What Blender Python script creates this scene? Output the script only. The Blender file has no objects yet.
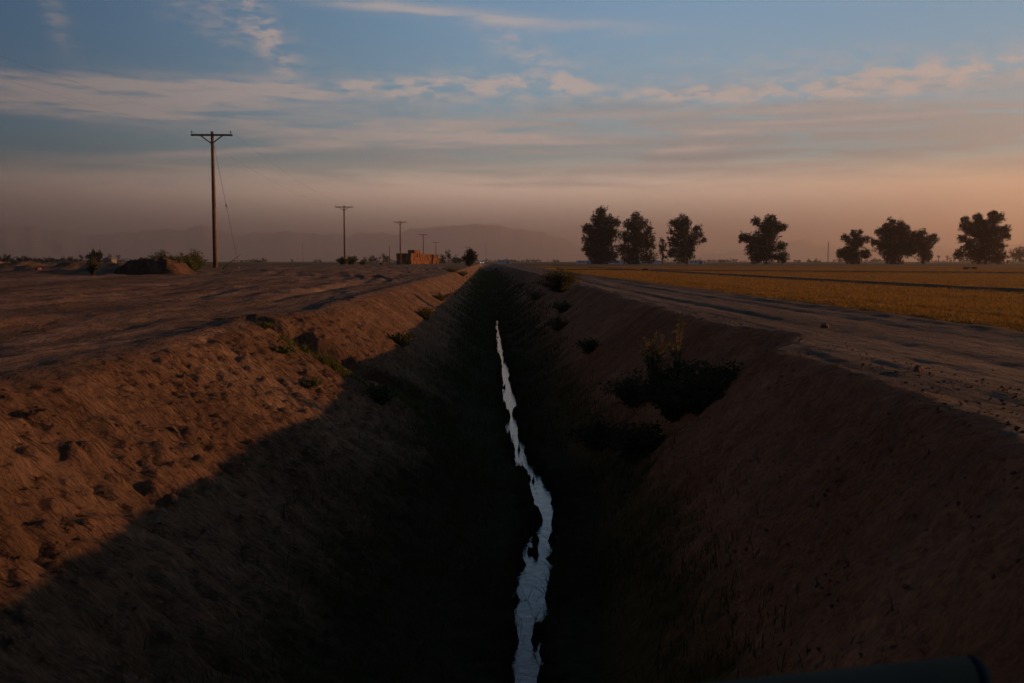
import bpy, bmesh, math, random
import numpy as np
from mathutils import Vector, Matrix, Euler
random.seed(7)
rng = np.random.default_rng(11)
R = math.radians
scene = bpy.context.scene
COL = scene.collection

# ------------------------------------------------------------------ camera
F = 995.0; CX = 512.0; CY = 341.5
PITCH = math.atan(80 / F); YAW = math.atan(25 / F); CAMZ = 1.0
cam_d = bpy.data.cameras.new('camera'); cam = bpy.data.objects.new('camera', cam_d); COL.objects.link(cam)
cam.location = (0, 0, CAMZ); cam.rotation_euler = (R(90) - PITCH, 0, -YAW)
cam_d.sensor_width = 36; cam_d.lens = F * 36 / 1024
cam_d.clip_start = .05; cam_d.clip_end = 60000
cam_d.dof.use_dof = True; cam_d.dof.focus_distance = 70; cam_d.dof.aperture_fstop = 6.3
scene.camera = cam
CM = cam.rotation_euler.to_matrix()
def ray(px, py):
    return (CM @ Vector(((px - CX) / F, (CY - py) / F, -1.0)))      # depth 1 along the view
def at(px, py, Y):
    d = ray(px, py); return Vector((0, 0, CAMZ)) + d * (Y / d.y)
def zt(px, py, Y): return at(px, py, Y).z
def gx(px, Y):                                                       # world x of a column at depth Y near the horizon
    d = ray(px, 262); return d.x / d.y * Y

# ------------------------------------------------------------------ noise
def _h(ix, iy, s):
    n = (ix.astype(np.int64) * 374761393 + iy.astype(np.int64) * 668265263 + s * 974634777) & 0xffffffff
    n = ((n ^ (n >> 13)) * 1274126177) & 0xffffffff
    n = n ^ (n >> 16)
    return (n & 0xffff) / 65535.0 * 2 * math.pi
def perlin(x, y, s=0):
    x = np.asarray(x, float); y = np.asarray(y, float)
    x, y = np.broadcast_arrays(x, y)
    ix = np.floor(x); iy = np.floor(y); fx = x - ix; fy = y - iy
    u = fx * fx * fx * (fx * (fx * 6 - 15) + 10); v = fy * fy * fy * (fy * (fy * 6 - 15) + 10)
    def g(ax, ay):
        a = _h(ix + ax, iy + ay, s); return np.cos(a) * (fx - ax) + np.sin(a) * (fy - ay)
    return ((g(0, 0) * (1 - u) + g(1, 0) * u) * (1 - v) + (g(0, 1) * (1 - u) + g(1, 1) * u) * v) * 1.5
def fbm(x, y, s=0, o=3):
    t = 0; a = 1.; n = 0
    for k in range(o):
        t = t + a * perlin(np.asarray(x) * 2**k, np.asarray(y) * 2**k, s + k * 17); n += a; a *= .5
    return t / n
def sstep(a, b, x):
    t = np.clip((x - a) / (b - a), 0, 1); return t * t * (3 - 2 * t)

# ------------------------------------------------------------------ terrain
HZ = 261.5; DH = 3.2                                                # water lies DH below the lens
wpts = [(683, 520, 30), (640, 531, 32), (600, 536, 31), (560, 540, 29), (535, 547, 32), (515, 547, 34), (500, 545, 27), (485, 538, 18), (470, 525, 17),
        (460, 519, 18), (445, 517, 17), (430, 515, 20), (415, 512, 18), (400, 508, 19), (385, 507, 17), (370, 505, 13), (355, 501, 9), (340, 498.5, 8), (325, 497, 6.5), (315, 496.5, 4)]
_wy = np.array([DH * F / (p[0] - HZ) for p in wpts]); _wx = np.array([(p[1] - 487) / F * y for p, y in zip(wpts, _wy)])
_ww = np.array([p[2] / F * y for p, y in zip(wpts, _wy)])
def wc(y): return np.interp(y, _wy, _wx)
def ww(y): return np.interp(y, _wy, _ww)
def rimL(y):
    b = np.interp(y, [0, 8, 12, 16, 25, 60, 400], [3.75, 3.8, 3.75, 3.6, 3.35, 3.3, 3.3])
    b = b + .22 * fbm(y / 3.1, y * 0 + 3.3, 5) + .13 * fbm(y * 1.1, y * 0 + 7.7, 6)
    b = b + .55 * np.exp(-((y - 17.3) / 1.1) ** 2) - .25 * np.exp(-((y - 20.6) / 1.2) ** 2)
    return -b
def rimR(y):
    b = np.interp(y, [0, 5.5, 11, 23, 34, 70, 400], [2.75, 3.0, 3.45, 3.75, 3.9, 4.1, 4.1])
    b = b + .25 * fbm(y / 3.3, y * 0 + 1.3, 8) + .12 * fbm(y * .9, y * 0 + 9.7, 9)
    return b + .75 * np.exp(-((y - 13.9) / 1.5) ** 2) - .22 * np.exp(-((y - 11.1) / .9) ** 2)
def levC(x, y):                                                     # distance from the levee that crosses the field
    return (y - (113 - (x - 8.7) * 1.075)) * .68
def surf(x, y):
    far = 1 - sstep(140, 330, y)
    L = sstep(4, 14, -x) * .33 + sstep(14, 26, -x) * .1
    L = L * (.15 + .85 * far)
    wx = x + .9 * np.sin(y * .09 + 1) + .5 * np.sin(y * .21)
    tl = fbm(wx * 1.1, y * .14, 21, 3) * .11 + fbm(wx * .33, y * .09, 23, 2) * .11 + fbm(wx * 3.3, y * .5, 22, 3) * .045
    tl = tl + .05 * fbm(x * 1.3, y * .9, 31, 3) + .03 * np.maximum(0, fbm(x * 3.1, y * 3.1, 33, 2))
    ridge = np.exp(-((y - 51 - 2 * perlin(x * .2, 0, 44)) / 2.6) ** 2) * sstep(16.0, 18.5, -x) * .42 * (1 + 1.1 * fbm(x * .9, y * .7, 41, 4))
    ridge = ridge + np.exp(-((y - 62) / 9.) ** 2) * sstep(9, 14, -x) * (1 - sstep(32, 40, -x)) * .10 * (1 + 1.5 * fbm(x * .6, y * .3, 42, 3))
    for x0 in (-6.4, -8.0, -10.8, -12.4, -15.0):
        tl = tl - .075 * np.exp(-((wx - x0 - .35 * np.sin(y * .05 + x0)) / .2) ** 2) + .03 * np.exp(-((wx - x0 - .35 - .35 * np.sin(y * .05 + x0)) / .15) ** 2)
    left = L + tl * sstep(2.5, 6, -x) * (.3 + .7 * far) * (1 - .8 * sstep(40, 60, -x)) + ridge
    r = .012 * fbm(x * 2.4, y * .12, 51, 4) * 2.2 + .012 * fbm(x * 4, y * .9, 52, 2) + .012 * fbm(x * 2.5, y * 2.5, 56, 2)
    r = r - .032 * np.exp(-((x - 4.95 - .15 * np.sin(y * .13)) / .16) ** 2) - .032 * np.exp(-((x - 6.3 - .15 * np.sin(y * .13)) / .18) ** 2)
    r = r + np.exp(-((x - 7.35) / .28) ** 2) * .075 * (1 + 1.2 * fbm(x * 1.5, y * .8, 53, 3)) * .5
    roadm = 1 - sstep(7.5, 8.3, x)
    fld = .05 + .02 * fbm(x * .5, y * .3, 54, 2)
    fld = fld - .07 * np.exp(-((x - 8.9) / .13) ** 2) + .11 * np.exp(-((x - 16.7) / .25) ** 2)
    fld = fld + .15 * np.exp(-(levC(x, y) / .6) ** 2) * (x > 8) * (1 - sstep(60, 70, x)) + .12 * np.exp(-((y - 160) / 2.5) ** 2) * sstep(9, 12, x)
    fld = fld + .25 * np.exp(-((y - 238) / 5.) ** 2)
    right = r * roadm + fld * (1 - roadm)
    right = right * (.2 + .8 * (1 - sstep(300, 500, y)))
    return np.where(x < 0, left, right)
def zl_(x, tl, rl): return -2.03 + (tl - x) / np.maximum(tl - rl, .5) * 2.03
def H(x, y):
    x, y = np.broadcast_arrays(np.asarray(x, float), np.asarray(y, float))
    s = surf(x, y)
    rl = rimL(y); rr = rimR(y); c = wc(y)
    s = s + np.where(x < 0, (.035 + .11 * np.abs(fbm(y * .8, y * 0 + 2.2, 171, 3))) * np.exp(-((x - rl + .28) / .24) ** 2) * (y > 2) * (1 - .6 * sstep(30, 60, y)), 0)
    zf = -2.03 + .07 * fbm(x * 1.2, y * .7, 61, 3) + .04 * fbm(x * 4, y * 4, 62, 2) + .1 * sstep(50, 75, y)
    tl = c - .62 + .15 * fbm(y * .4, y * 0 + .7, 63); tr = c + .66 + .15 * fbm(y * .4, y * 0 + 5.7, 64)
    dn = .05 * fbm(x * .9, y * 2.6, 65, 3) * (1 - .7 * sstep(30, 60, y)) + .08 * fbm(x * 1.2, y * 1.2, 66, 3) + .055 * fbm(x * 4.5, y * 5.5, 67, 2) + .04 * fbm(x * 1.5, y * 7, 68, 2) * (1 - sstep(14, 30, y)) + .03 * np.abs(fbm(x * 8, y * 8, 167, 2)) * 1.5
    gy = y - 17.5 - .12 * (x + 3.2) + .18 * fbm(x * 2, y * .2, 172, 2)
    gd = sstep(-.8, -.1, gy) * (1 - sstep(.5, .66, gy)) * .42 + np.exp(-((gy + 1.25) / .16) ** 2) * .16 - np.exp(-((gy - 1.0) / .3) ** 2) * .08
    dn = dn - gd * (x < c) * sstep(-1.7, -1.0, zl_(x, tl, rl))
    nf = 1 - sstep(16, 32, y)
    dn = dn + nf * (.050 * fbm(x * 3.2, y * 10, 173, 2) + .052 * fbm(x * 8, y * 9, 174, 2) - .05 * np.maximum(0, perlin(x * 5.5, y * 7.5, 175) - .25))
    dn = dn - .07 * np.maximum(0, fbm(x * 2.4, y * 4.5, 69, 3) - .15) - .10 * np.maximum(0, fbm(x * 4.4, y * 8.5, 169, 2) - .12) * (1 - sstep(14, 28, y))
    zl = -2.03 + (tl - x) / np.maximum(tl - rl, .5) * 2.03
    zr = -2.03 + (x - tr) / np.maximum(rr - tr, .5) * 2.03
    k = .05
    def bank(z, fl):
        z = z + dn * sstep(-2.05, -1.6, z)
        z = k * np.logaddexp(z / k, fl / k)
        return -k * np.logaddexp(-z / k, -s / k) + k * .0
    z = np.where(x < c, bank(zl, zf), bank(zr, zf))
    # water channel
    w = ww(y) * .5 * (1 + .9 * fbm(y * 2.2, np.where(x < c, 3.1, 8.4), 71, 3) ) + .05 * fbm(y * 9, np.where(x < c, 1.1, 6.4), 72, 2)
    ch = sstep(-.08, .06, w + .04 - np.abs(x - c) + .25 * fbm(x * 2.2, y * 1.9, 75, 4) + .15 * perlin(x * 6, y * 4.5, 76) + .08 * perlin(x * 14, y * 9, 77) - .045 * sstep(13, 22, y)) * (1 - sstep(56, 62, y))
    z = z - .3 * ch
    # the ditch runs out far away, and an earth crossing closes it at the camera
    z = z + (s - z) * sstep(430, 480, y)
    cr = np.minimum(0.0 + .012 * fbm(x * 2, y * 2, 74, 2), -(y - 1.5) * .95 + .05 * fbm(x * 2, y * 2, 73, 3))
    z = np.maximum(z, np.where(y < 5, cr, -9))
    return z
def hz(x, y): return float(H(np.array([x]), np.array([y]))[0])
def hit(px, py, y0=3., y1=400.):
    d = ray(px, py); ys = np.geomspace(y0, y1, 6000); xs = d.x / d.y * ys; zs = CAMZ + d.z / d.y * ys
    m = np.where(zs < H(xs, ys))[0]
    i = m[0] if len(m) else len(ys) - 1
    return float(xs[i]), float(ys[i])

# ------------------------------------------------------------------ materials
def nodes(name):
    m = bpy.data.materials.new(name); m.use_nodes = True; nt = m.node_tree
    return m, nt, nt.nodes['Principled BSDF']
def lk(nt, a, b): nt.links.new(a, b)
def mk(nt, t, **kw):
    n = nt.nodes.new(t)
    for k, v in kw.items(): setattr(n, k, v)
    return n
def mapped(nt, scale):
    tc = mk(nt, 'ShaderNodeTexCoord'); mp = mk(nt, 'ShaderNodeMapping'); mp.inputs['Scale'].default_value = scale
    lk(nt, tc.outputs['Object'], mp.inputs['Vector']); return mp.outputs['Vector']
def noise(nt, vec, scale, detail=6, rough=.6):
    n = mk(nt, 'ShaderNodeTexNoise'); n.inputs['Scale'].default_value = scale; n.inputs['Detail'].default_value = detail
    n.inputs['Roughness'].default_value = rough
    if vec is not None: lk(nt, vec, n.inputs['Vector'])
    return n.outputs['Fac']
def ramp(nt, fac, stops):
    r = mk(nt, 'ShaderNodeValToRGB'); e = r.color_ramp.elements
    while len(e) < len(stops): e.new(.5)
    for i, (p, c) in enumerate(stops): e[i].position = p; e[i].color = (*c, 1)
    lk(nt, fac, r.inputs['Fac']); return r.outputs['Color']
def mixc(nt, f, a, b, mode='MIX'):
    m = mk(nt, 'ShaderNodeMix', data_type='RGBA', blend_type=mode)
    for s, v in ((m.inputs['Factor'], f), (m.inputs['A'], a), (m.inputs['B'], b)):
        if hasattr(v, 'is_output'): lk(nt, v, s)
        elif isinstance(v, (int, float)): s.default_value = v
        else: s.default_value = (*v, 1)
    return m.outputs['Result']
def bump(nt, bs, layers, strength=1.0):
    prev = None
    for h, dist in layers:
        b = mk(nt, 'ShaderNodeBump'); b.inputs['Distance'].default_value = dist; b.inputs['Strength'].default_value = strength
        lk(nt, h, b.inputs['Height'])
        if prev is not None: lk(nt, prev, b.inputs['Normal'])
        prev = b.outputs['Normal']
    lk(nt, prev, bs.inputs['Normal'])
def soil(name, c1, c2, c3, stretch, layers, big=.35, rough=1.0):
    m, nt, bs = nodes(name)
    v = mapped(nt, stretch)
    f1 = noise(nt, v, big, 5, .6); f2 = noise(nt, mapped(nt, (1, 1, 1)), 3.0, 8, .65)
    c = ramp(nt, f1, [(.35, c1), (.52, c2), (.68, c3)])
    c = mixc(nt, .75, c, ramp(nt, f2, [(.3, (.62, .62, .62)), (.7, (1.25, 1.25, 1.25))]), 'MULTIPLY')
    c = mixc(nt, .8, c, ramp(nt, noise(nt, mapped(nt, (1, 1.5, 1)), 19, 4, .65), [(.32, (.55, .52, .5)), (.5, (1, 1, 1)), (.7, (1.15, 1.15, 1.15))]), 'MULTIPLY')  # fine dark mottling paints in the shadow of small pits
    lk(nt, c, bs.inputs['Base Color']); bs.inputs['Roughness'].default_value = rough; bs.inputs['Specular IOR Level'].default_value = .12
    bump(nt, bs, [(noise(nt, mapped(nt, st), sc, 6, .65), d) for st, sc, d in layers])
    return m
M = {}
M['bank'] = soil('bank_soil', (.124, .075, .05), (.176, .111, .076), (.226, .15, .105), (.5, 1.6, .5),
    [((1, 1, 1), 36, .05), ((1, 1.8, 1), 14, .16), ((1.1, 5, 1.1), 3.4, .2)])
M['road_l'] = soil('rutted_soil', (.042, .028, .020), (.078, .052, .038), (.135, .093, .07), (1.3, .12, 1),
    [((1, 1, 1), 26, .014), ((1, .5, 1), 7, .045), ((3, .3, 1), 1.4, .05)], 1.1)
M['road_r'] = soil('road_soil', (.038, .028, .022), (.066, .048, .038), (.108, .082, .065), (1.8, .12, 1),
    [((1, 1, 1), 26, .014), ((1, .4, 1), 7, .035), ((5, .3, 1), 1.2, .035)], 1.2)
M['bed'] = soil('ditch_bed_soil', (.016, .016, .008), (.028, .027, .013), (.045, .036, .022), (1, 1, 1),
    [((1, 1, 1), 14, .02), ((1, 1, 1), 4, .06)])
M['levee'] = soil('levee_soil', (.035, .03, .012), (.055, .042, .018), (.075, .052, .024), (1, 1, 1),
    [((1, 1, 1), 8, .03)])
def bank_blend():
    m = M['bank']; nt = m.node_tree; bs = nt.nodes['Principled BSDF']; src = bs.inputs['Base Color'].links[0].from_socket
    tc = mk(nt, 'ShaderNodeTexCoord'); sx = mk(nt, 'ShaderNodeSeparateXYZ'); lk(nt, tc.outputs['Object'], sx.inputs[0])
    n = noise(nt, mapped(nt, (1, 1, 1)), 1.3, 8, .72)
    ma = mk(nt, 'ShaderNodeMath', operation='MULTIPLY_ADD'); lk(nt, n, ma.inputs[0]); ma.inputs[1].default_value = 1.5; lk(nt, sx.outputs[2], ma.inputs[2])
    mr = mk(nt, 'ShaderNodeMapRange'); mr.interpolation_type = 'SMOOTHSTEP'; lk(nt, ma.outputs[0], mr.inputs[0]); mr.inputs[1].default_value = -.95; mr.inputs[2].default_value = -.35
    bed_tone = ramp(nt, noise(nt, mapped(nt, (1, 1, 1)), 5, 5, .6), [(.35, (.024, .026, .011)), (.6, (.042, .041, .019)), (.75, (.065, .052, .032))])  # darker, greener tone that the bank takes on towards the ditch bottom
    lk(nt, mixc(nt, mr.outputs[0], bed_tone, src), bs.inputs['Base Color'])
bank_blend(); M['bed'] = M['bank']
def field_mat():
    m, nt, bs = nodes('stubble_field')
    f1 = noise(nt, mapped(nt, (.25, .06, 1)), 1.0, 5, .6); f2 = noise(nt, mapped(nt, (3.0, .35, 1)), 1.6, 6, .7); f3 = noise(nt, mapped(nt, (1, 1, 1)), 6, 4, .7)
    c = ramp(nt, f1, [(.35, (.125, .068, .020)), (.5, (.165, .088, .025)), (.66, (.125, .080, .020))])
    c = mixc(nt, .8, c, ramp(nt, f2, [(.3, (.55, .6, .5)), (.65, (1.2, 1.15, 1.1))]), 'MULTIPLY')
    c = mixc(nt, .6, c, ramp(nt, f3, [(.3, (.6, .6, .5)), (.7, (1.25, 1.2, 1.1))]), 'MULTIPLY')
    lk(nt, c, bs.inputs['Base Color']); bs.inputs['Roughness'].default_value = 1; bs.inputs['Specular IOR Level'].default_value = .05
    bump(nt, bs, [(noise(nt, mapped(nt, (1, 1, 1)), 18, 3, .6), .04), (noise(nt, mapped(nt, (1, .4, 1)), 3, 5, .6), .08)])
    return m
M['field'] = field_mat()
def farm_mat():
    m, nt, bs = nodes('far_farmland')
    f1 = noise(nt, mapped(nt, (.0016, .011, 1)), 1.0, 3, .5)
    c = ramp(nt, f1, [(.38, (.035, .045, .018)), (.47, (.06, .07, .025)), (.53, (.085, .058, .038)), (.62, (.05, .055, .022))])
    lk(nt, c, bs.inputs['Base Color']); bs.inputs['Roughness'].default_value = 1; bs.inputs['Specular IOR Level'].default_value = .05
    bump(nt, bs, [(noise(nt, mapped(nt, (1, 1, 1)), 2, 5, .6), .1)])
    return m
M['farm'] = farm_mat()
def plain(name, col, rough=.8, var=.25, scale=6, bumpd=0, spec=.2, metallic=0, trans=0):
    m, nt, bs = nodes(name)
    f = noise(nt, mapped(nt, (1, 1, 1)), scale, 4, .6)
    lo = tuple(c * (1 - var) for c in col); hi = tuple(c * (1 + var) for c in col)
    lk(nt, ramp(nt, f, [(.3, lo), (.7, hi)]), bs.inputs['Base Color'])
    bs.inputs['Roughness'].default_value = rough; bs.inputs['Specular IOR Level'].default_value = spec; bs.inputs['Metallic'].default_value = metallic
    if bumpd: bump(nt, bs, [(f, bumpd)])
    return m
def leafm(name, col, scale=.5, trans=.25):
    m = plain(name, col, .75, .45, scale, 0, .15)
    nt = m.node_tree; bs = nt.nodes['Principled BSDF']; out = nt.nodes['Material Output']
    if trans:
        t = mk(nt, 'ShaderNodeBsdfTranslucent'); t.inputs['Color'].default_value = (col[0] * 1.6, col[1] * 1.7, col[2] * .8, 1)
        mx = mk(nt, 'ShaderNodeMixShader'); mx.inputs[0].default_value = trans
        lk(nt, bs.outputs[0], mx.inputs[1]); lk(nt, t.outputs[0], mx.inputs[2]); lk(nt, mx.outputs[0], out.inputs['Surface'])
    return m
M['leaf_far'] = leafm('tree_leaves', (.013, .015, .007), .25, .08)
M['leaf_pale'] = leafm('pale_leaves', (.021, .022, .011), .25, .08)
M['leaf_bush'] = leafm('bush_leaves', (.045, .055, .017), 2, .3)
M['leaf_dark'] = leafm('dark_bush_leaves', (.032, .036, .014), 2, .2)
M['weed'] = leafm('weed_leaves', (.05, .058, .017), 3, .3)
M['leaf_brown'] = leafm('dull_bush_leaves', (.042, .040, .015), 2, .25)
M['tipweed'] = leafm('yellow_green_weed_leaves', (.04, .038, .013), 3, .4)
M['grass'] = leafm('ditch_grass_blades', (.030, .040, .012), 2, .2)
M['straw'] = leafm('straw_blades', (.15, .085, .026), 1.5, .3)
M['bark'] = plain('bark', (.09, .065, .05), .95, .35, 3, .02)
M['twig'] = plain('dry_twig', (.16, .11, .075), .95, .3, 8)
M['pole'] = plain('pole_wood', (.115, .066, .045), .9, .35, 2.5, .01)
M['steel'] = plain('galvanised_steel', (.25, .25, .26), .5, .2, 5, 0, .5, .6)
M['glassy'] = plain('insulator_glaze', (.10, .07, .06), .3, .1, 5, 0, .5)
M['wire'] = plain('wire_metal', (.06, .055, .05), .6, .1, 5, 0, .4, .5)
M['hay'] = plain('hay', (.105, .048, .021), 1, .6, 1.1, .04, .05)
M['mound'] = soil('mound_soil', (.055, .030, .020), (.08, .046, .03), (.10, .058, .038), (1, 1, 1),
    [((1, 1, 1), 16, .03), ((1, 1, 1), 4, .12)], 1.0)
M['rock'] = plain('clod', (.17, .09, .06), 1, .3, 9, .01, .05)
M['white'] = plain('white_wall', (.5, .52, .56), .7, .12, .5)
M['grey'] = plain('grey_wall', (.09, .085, .08), .8, .12, .5)
M['blue'] = plain('blue_door', (.07, .12, .3), .5, .1, 1)
M['roofm'] = plain('sheet_roof', (.26, .28, .31), .5, .15, .6)
M['glass'] = plain('window_glass', (.03, .035, .04), .1, .1, 1, 0, .6)
M['rubber'] = plain('rubber', (.02, .02, .02), .8, .1, 4)
M['carw'] = plain('white_car_paint', (.7, .7, .7), .3, .05, 1, 0, .5)
M['pipe'] = plain('concrete_pipe', (.10, .085, .078), .85, .3, 9, .01)
M['rail'] = plain('shade_toned_rail_paint', (.004, .0115, .023), .95, .15, 8, .0, .0)  # base darkened and blued to stand in for shade falling on the rail
def lamp_mat():
    m, nt, bs = nodes('lit_lamp'); bs.inputs['Base Color'].default_value = (.8, .8, .8, 1)
    bs.inputs['Emission Color'].default_value = (1, .9, .8, 1); bs.inputs['Emission Strength'].default_value = 1.0; return m
M['lamp'] = lamp_mat()
def water_mat():
    m, nt, bs = nodes('ditch_water')
    bs.inputs['Base Color'].default_value = (.006, .008, .008, 1); bs.inputs['Roughness'].default_value = .03
    bs.inputs['IOR'].default_value = 1.333; bs.inputs['Specular IOR Level'].default_value = .5
    bump(nt, bs, [(noise(nt, mapped(nt, (1, 1, 1)), 7, 4, .6), .008), (noise(nt, mapped(nt, (1, .4, 1)), 2, 2, .5), .01)])
    return m
M['water'] = water_mat()
def hill_mat():
    m, nt, bs = nodes('bare_mountain'); f = noise(nt, mapped(nt, (1, 1, 1)), .002, 6, .6)
    lk(nt, ramp(nt, f, [(.3, (.06, .045, .04)), (.7, (.13, .095, .08))]), bs.inputs['Base Color']); bs.inputs['Roughness'].default_value = 1; return m
M['hill'] = hill_mat()

# ------------------------------------------------------------------ object helpers
def tag(o, label=None, cat=None, group=None, kind=None):
    if label: o['label'] = label
    if cat: o['category'] = cat
    if group: o['group'] = group
    if kind: o['kind'] = kind
    return o
def mesh_np(name, V, Fq, m, parent=None, smooth=True, loc=None):
    me = bpy.data.meshes.new(name); V = np.asarray(V, np.float32); Fq = np.asarray(Fq, np.int32)
    n = Fq.shape[1]
    me.vertices.add(len(V)); me.vertices.foreach_set('co', V.ravel())
    me.loops.add(Fq.size); me.loops.foreach_set('vertex_index', Fq.ravel())
    me.polygons.add(len(Fq)); me.polygons.foreach_set('loop_start', np.arange(0, Fq.size, n, dtype=np.int32))
    me.polygons.foreach_set('loop_total', np.full(len(Fq), n, np.int32))
    me.polygons.foreach_set('use_smooth', np.full(len(Fq), smooth))
    me.update(calc_edges=True); me.validate()
    me.materials.append(m)
    o = bpy.data.objects.new(name, me); COL.objects.link(o)
    if parent is not None: o.parent = parent
    if loc is not None: o.location = loc
    return o
def empty(name, loc, rz=0):
    o = bpy.data.objects.new(name, None); COL.objects.link(o); o.location = loc; o.rotation_euler = (0, 0, rz); o.empty_display_size = .2; return o
def copy_tree(o, parent=None):
    c = o.copy(); COL.objects.link(c); c.parent = parent
    for ch in list(o.children): copy_tree(ch, c)
    return c
class MB:
    def __init__(s): s.v = []; s.f = []
    def box(s, c, d, rot=None, taper=1.0):
        b = len(s.v); r = rot.to_matrix() if rot else Matrix.Identity(3)
        for z in (-1, 1):
            k = taper if z > 0 else 1
            for x, y in ((-1, -1), (1, -1), (1, 1), (-1, 1)):
                s.v.append(Vector(c) + r @ Vector((x * d[0] / 2 * k, y * d[1] / 2 * k, z * d[2] / 2)))
        s.f += [[b + i for i in q] for q in ((0, 3, 2, 1), (4, 5, 6, 7), (0, 1, 5, 4), (1, 2, 6, 5), (2, 3, 7, 6), (3, 0, 4, 7))]
    def tube(s, pts, rad, n=8, caps=True):
        pts = [Vector(p) for p in pts]
        if not hasattr(rad, '__len__'): rad = [rad] * len(pts)
        b = len(s.v)
        for i, p in enumerate(pts):
            t = (pts[min(i + 1, len(pts) - 1)] - pts[max(i - 1, 0)]).normalized()
            u = t.cross(Vector((0, 0, 1)) if abs(t.z) < .9 else Vector((1, 0, 0))).normalized(); w = t.cross(u)
            for k in range(n):
                a = 2 * math.pi * k / n; s.v.append(p + (u * math.cos(a) + w * math.sin(a)) * rad[i])
        for i in range(len(pts) - 1):
            for k in range(n):
                k2 = (k + 1) % n; s.f.append([b + i * n + k, b + i * n + k2, b + (i + 1) * n + k2, b + (i + 1) * n + k])
        if caps:
            s.f.append([b + k for k in range(n)][::-1]); s.f.append([b + (len(pts) - 1) * n + k for k in range(n)])
    def prism(s, prof, y0, y1):                                      # profile in xz, extruded along y
        b = len(s.v); n = len(prof)
        for y in (y0, y1):
            for x, z in prof: s.v.append(Vector((x, y, z)))
        for k in range(n):
            k2 = (k + 1) % n; s.f.append([b + k, b + k2, b + n + k2, b + n + k])
        s.f.append([b + k for k in range(n)][::-1]); s.f.append([b + n + k for k in range(n)])
    def build(s, name, m, parent=None, smooth=False, bevel=0, loc=None):
        me = bpy.data.meshes.new(name); me.from_pydata([tuple(v) for v in s.v], [], s.f)
        bm = bmesh.new(); bm.from_mesh(me); bmesh.ops.recalc_face_normals(bm, faces=bm.faces)
        if bevel: bmesh.ops.bevel(bm, geom=list(bm.edges), offset=bevel, segments=2, affect='EDGES')
        bm.to_mesh(me); bm.free()
        if smooth: me.polygons.foreach_set('use_smooth', np.full(len(me.polygons), True))
        me.materials.append(m)
        o = bpy.data.objects.new(name, me); COL.objects.link(o)
        if parent is not None: o.parent = parent
        if loc is not None: o.location = loc
        return o

# ------------------------------------------------------------------ ground sheets
def grow(a, b, s0, g, mx=1e9):
    o = []; x = a; s = s0
    while x < b: x += s; o.append(min(x, b)); s = min(s * g, mx)
    return o
xr = list(np.arange(0, 4.81, .045)) + list(np.arange(4.9, 9.01, .1)) + list(np.arange(9.2, 20.1, .2)) + list(np.arange(20.6, 60, .6)) + grow(60, 24000, .8, 1.12)
xl = list(np.arange(.04, 4.81, .04)) + list(np.arange(4.9, 10.01, .1)) + list(np.arange(10.25, 30.1, .25)) + list(np.arange(30.6, 60, .6)) + grow(60, 24000, .8, 1.12)
XS = np.array([-v for v in xl[::-1]] + xr)
ys = [-6000, -2000, -600, -200, -80, -40, -20, -12] + list(np.arange(-8, 0, .25)) + list(np.arange(0, 4, .1)) + list(np.arange(4, 15, .05)) + list(np.arange(15, 25, .075))
y = 25.0
while y < 220: ys.append(y); y += y * .0055
while y < 26000: ys.append(y); y += y * .02
YS = np.array(ys)
X, Y = np.meshgrid(XS, YS)
# shear the grid so that columns follow nothing in particular but stay fine over the ditch
Z = H(X, Y)
nx = len(XS); ny = len(YS)
idx = np.arange(nx * ny).reshape(ny, nx)
Q = np.stack([idx[:-1, :-1], idx[:-1, 1:], idx[1:, 1:], idx[1:, :-1]], -1).reshape(-1, 4)
VX = X.ravel(); VY = Y.ravel(); VZ = Z.ravel()
qx = VX[Q].mean(1); qy = VY[Q].mean(1); qz = VZ[Q].mean(1)
rl = rimL(qy) + .16 * fbm(qx * 2.5, qy * 2.5, 88, 3); rr = rimR(qy) + .22 * fbm(qx * 2.2, qy * 2.2, 89, 3) + .1
cl = np.full(len(Q), 5)
inn = (qx > rl - .06) & (qx < rr + .05) & (qy < 470) & (qy > 1.2)
cl[(qx <= rl) | ((qy <= 1.2) & (qx < 0))] = 0
edge = -30 - 4 * fbm(qy * .1, qy * 0 + .5, 81)
cl[(cl == 0) & ((qx < edge) | (qy > 420))] = 5
cl[(cl == 0) & (qy > 58 + 4 * fbm(qx * .3, qx * 0, 82)) & (qx < -30)] = 5
cl[(qx >= rr) | ((qy <= 1.2) & (qx >= 0))] = 3
cl[inn & (qy < 470)] = 1
gl = -1.6 + .35 * fbm(qx * .5, qy * .45, 83, 3) + .25 * sstep(25, 60, qy) + .15 * (qx > wc(qy)) + .22 * fbm(qx * 5, qy * 5, 183, 3)
cl[(cl == 1) & (qz < gl)] = 2
fe = 7.55 + .22 * fbm(qy * .6, qy * 0 + .3, 84, 3)
cl[(cl == 3) & (qx > fe) & (qy < 214)] = 4
cl[(cl == 4) & (np.abs(qx - 16.55) < .3 + .2 * fbm(qy * .7, qy * 0, 85)) & (levC(qx, qy) < 0)] = 6
cl[(cl == 4) & (np.abs(levC(qx, qy)) < .65 + .4 * fbm(qx * .3, qx * 0, 86)) & (qx < 300)] = 6
cl[(cl == 4) & (np.abs(qx - 8.9) < .13)] = 6
cl[(qx > 7.6) & (qy >= 214) & (qy < 330)] = 6
cl[(cl == 3) & (qy > 460)] = 5
cl[(cl == 3) & (qx > 8.2)] = 5
cl[(cl == 4) & (qx > 900)] = 5
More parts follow.
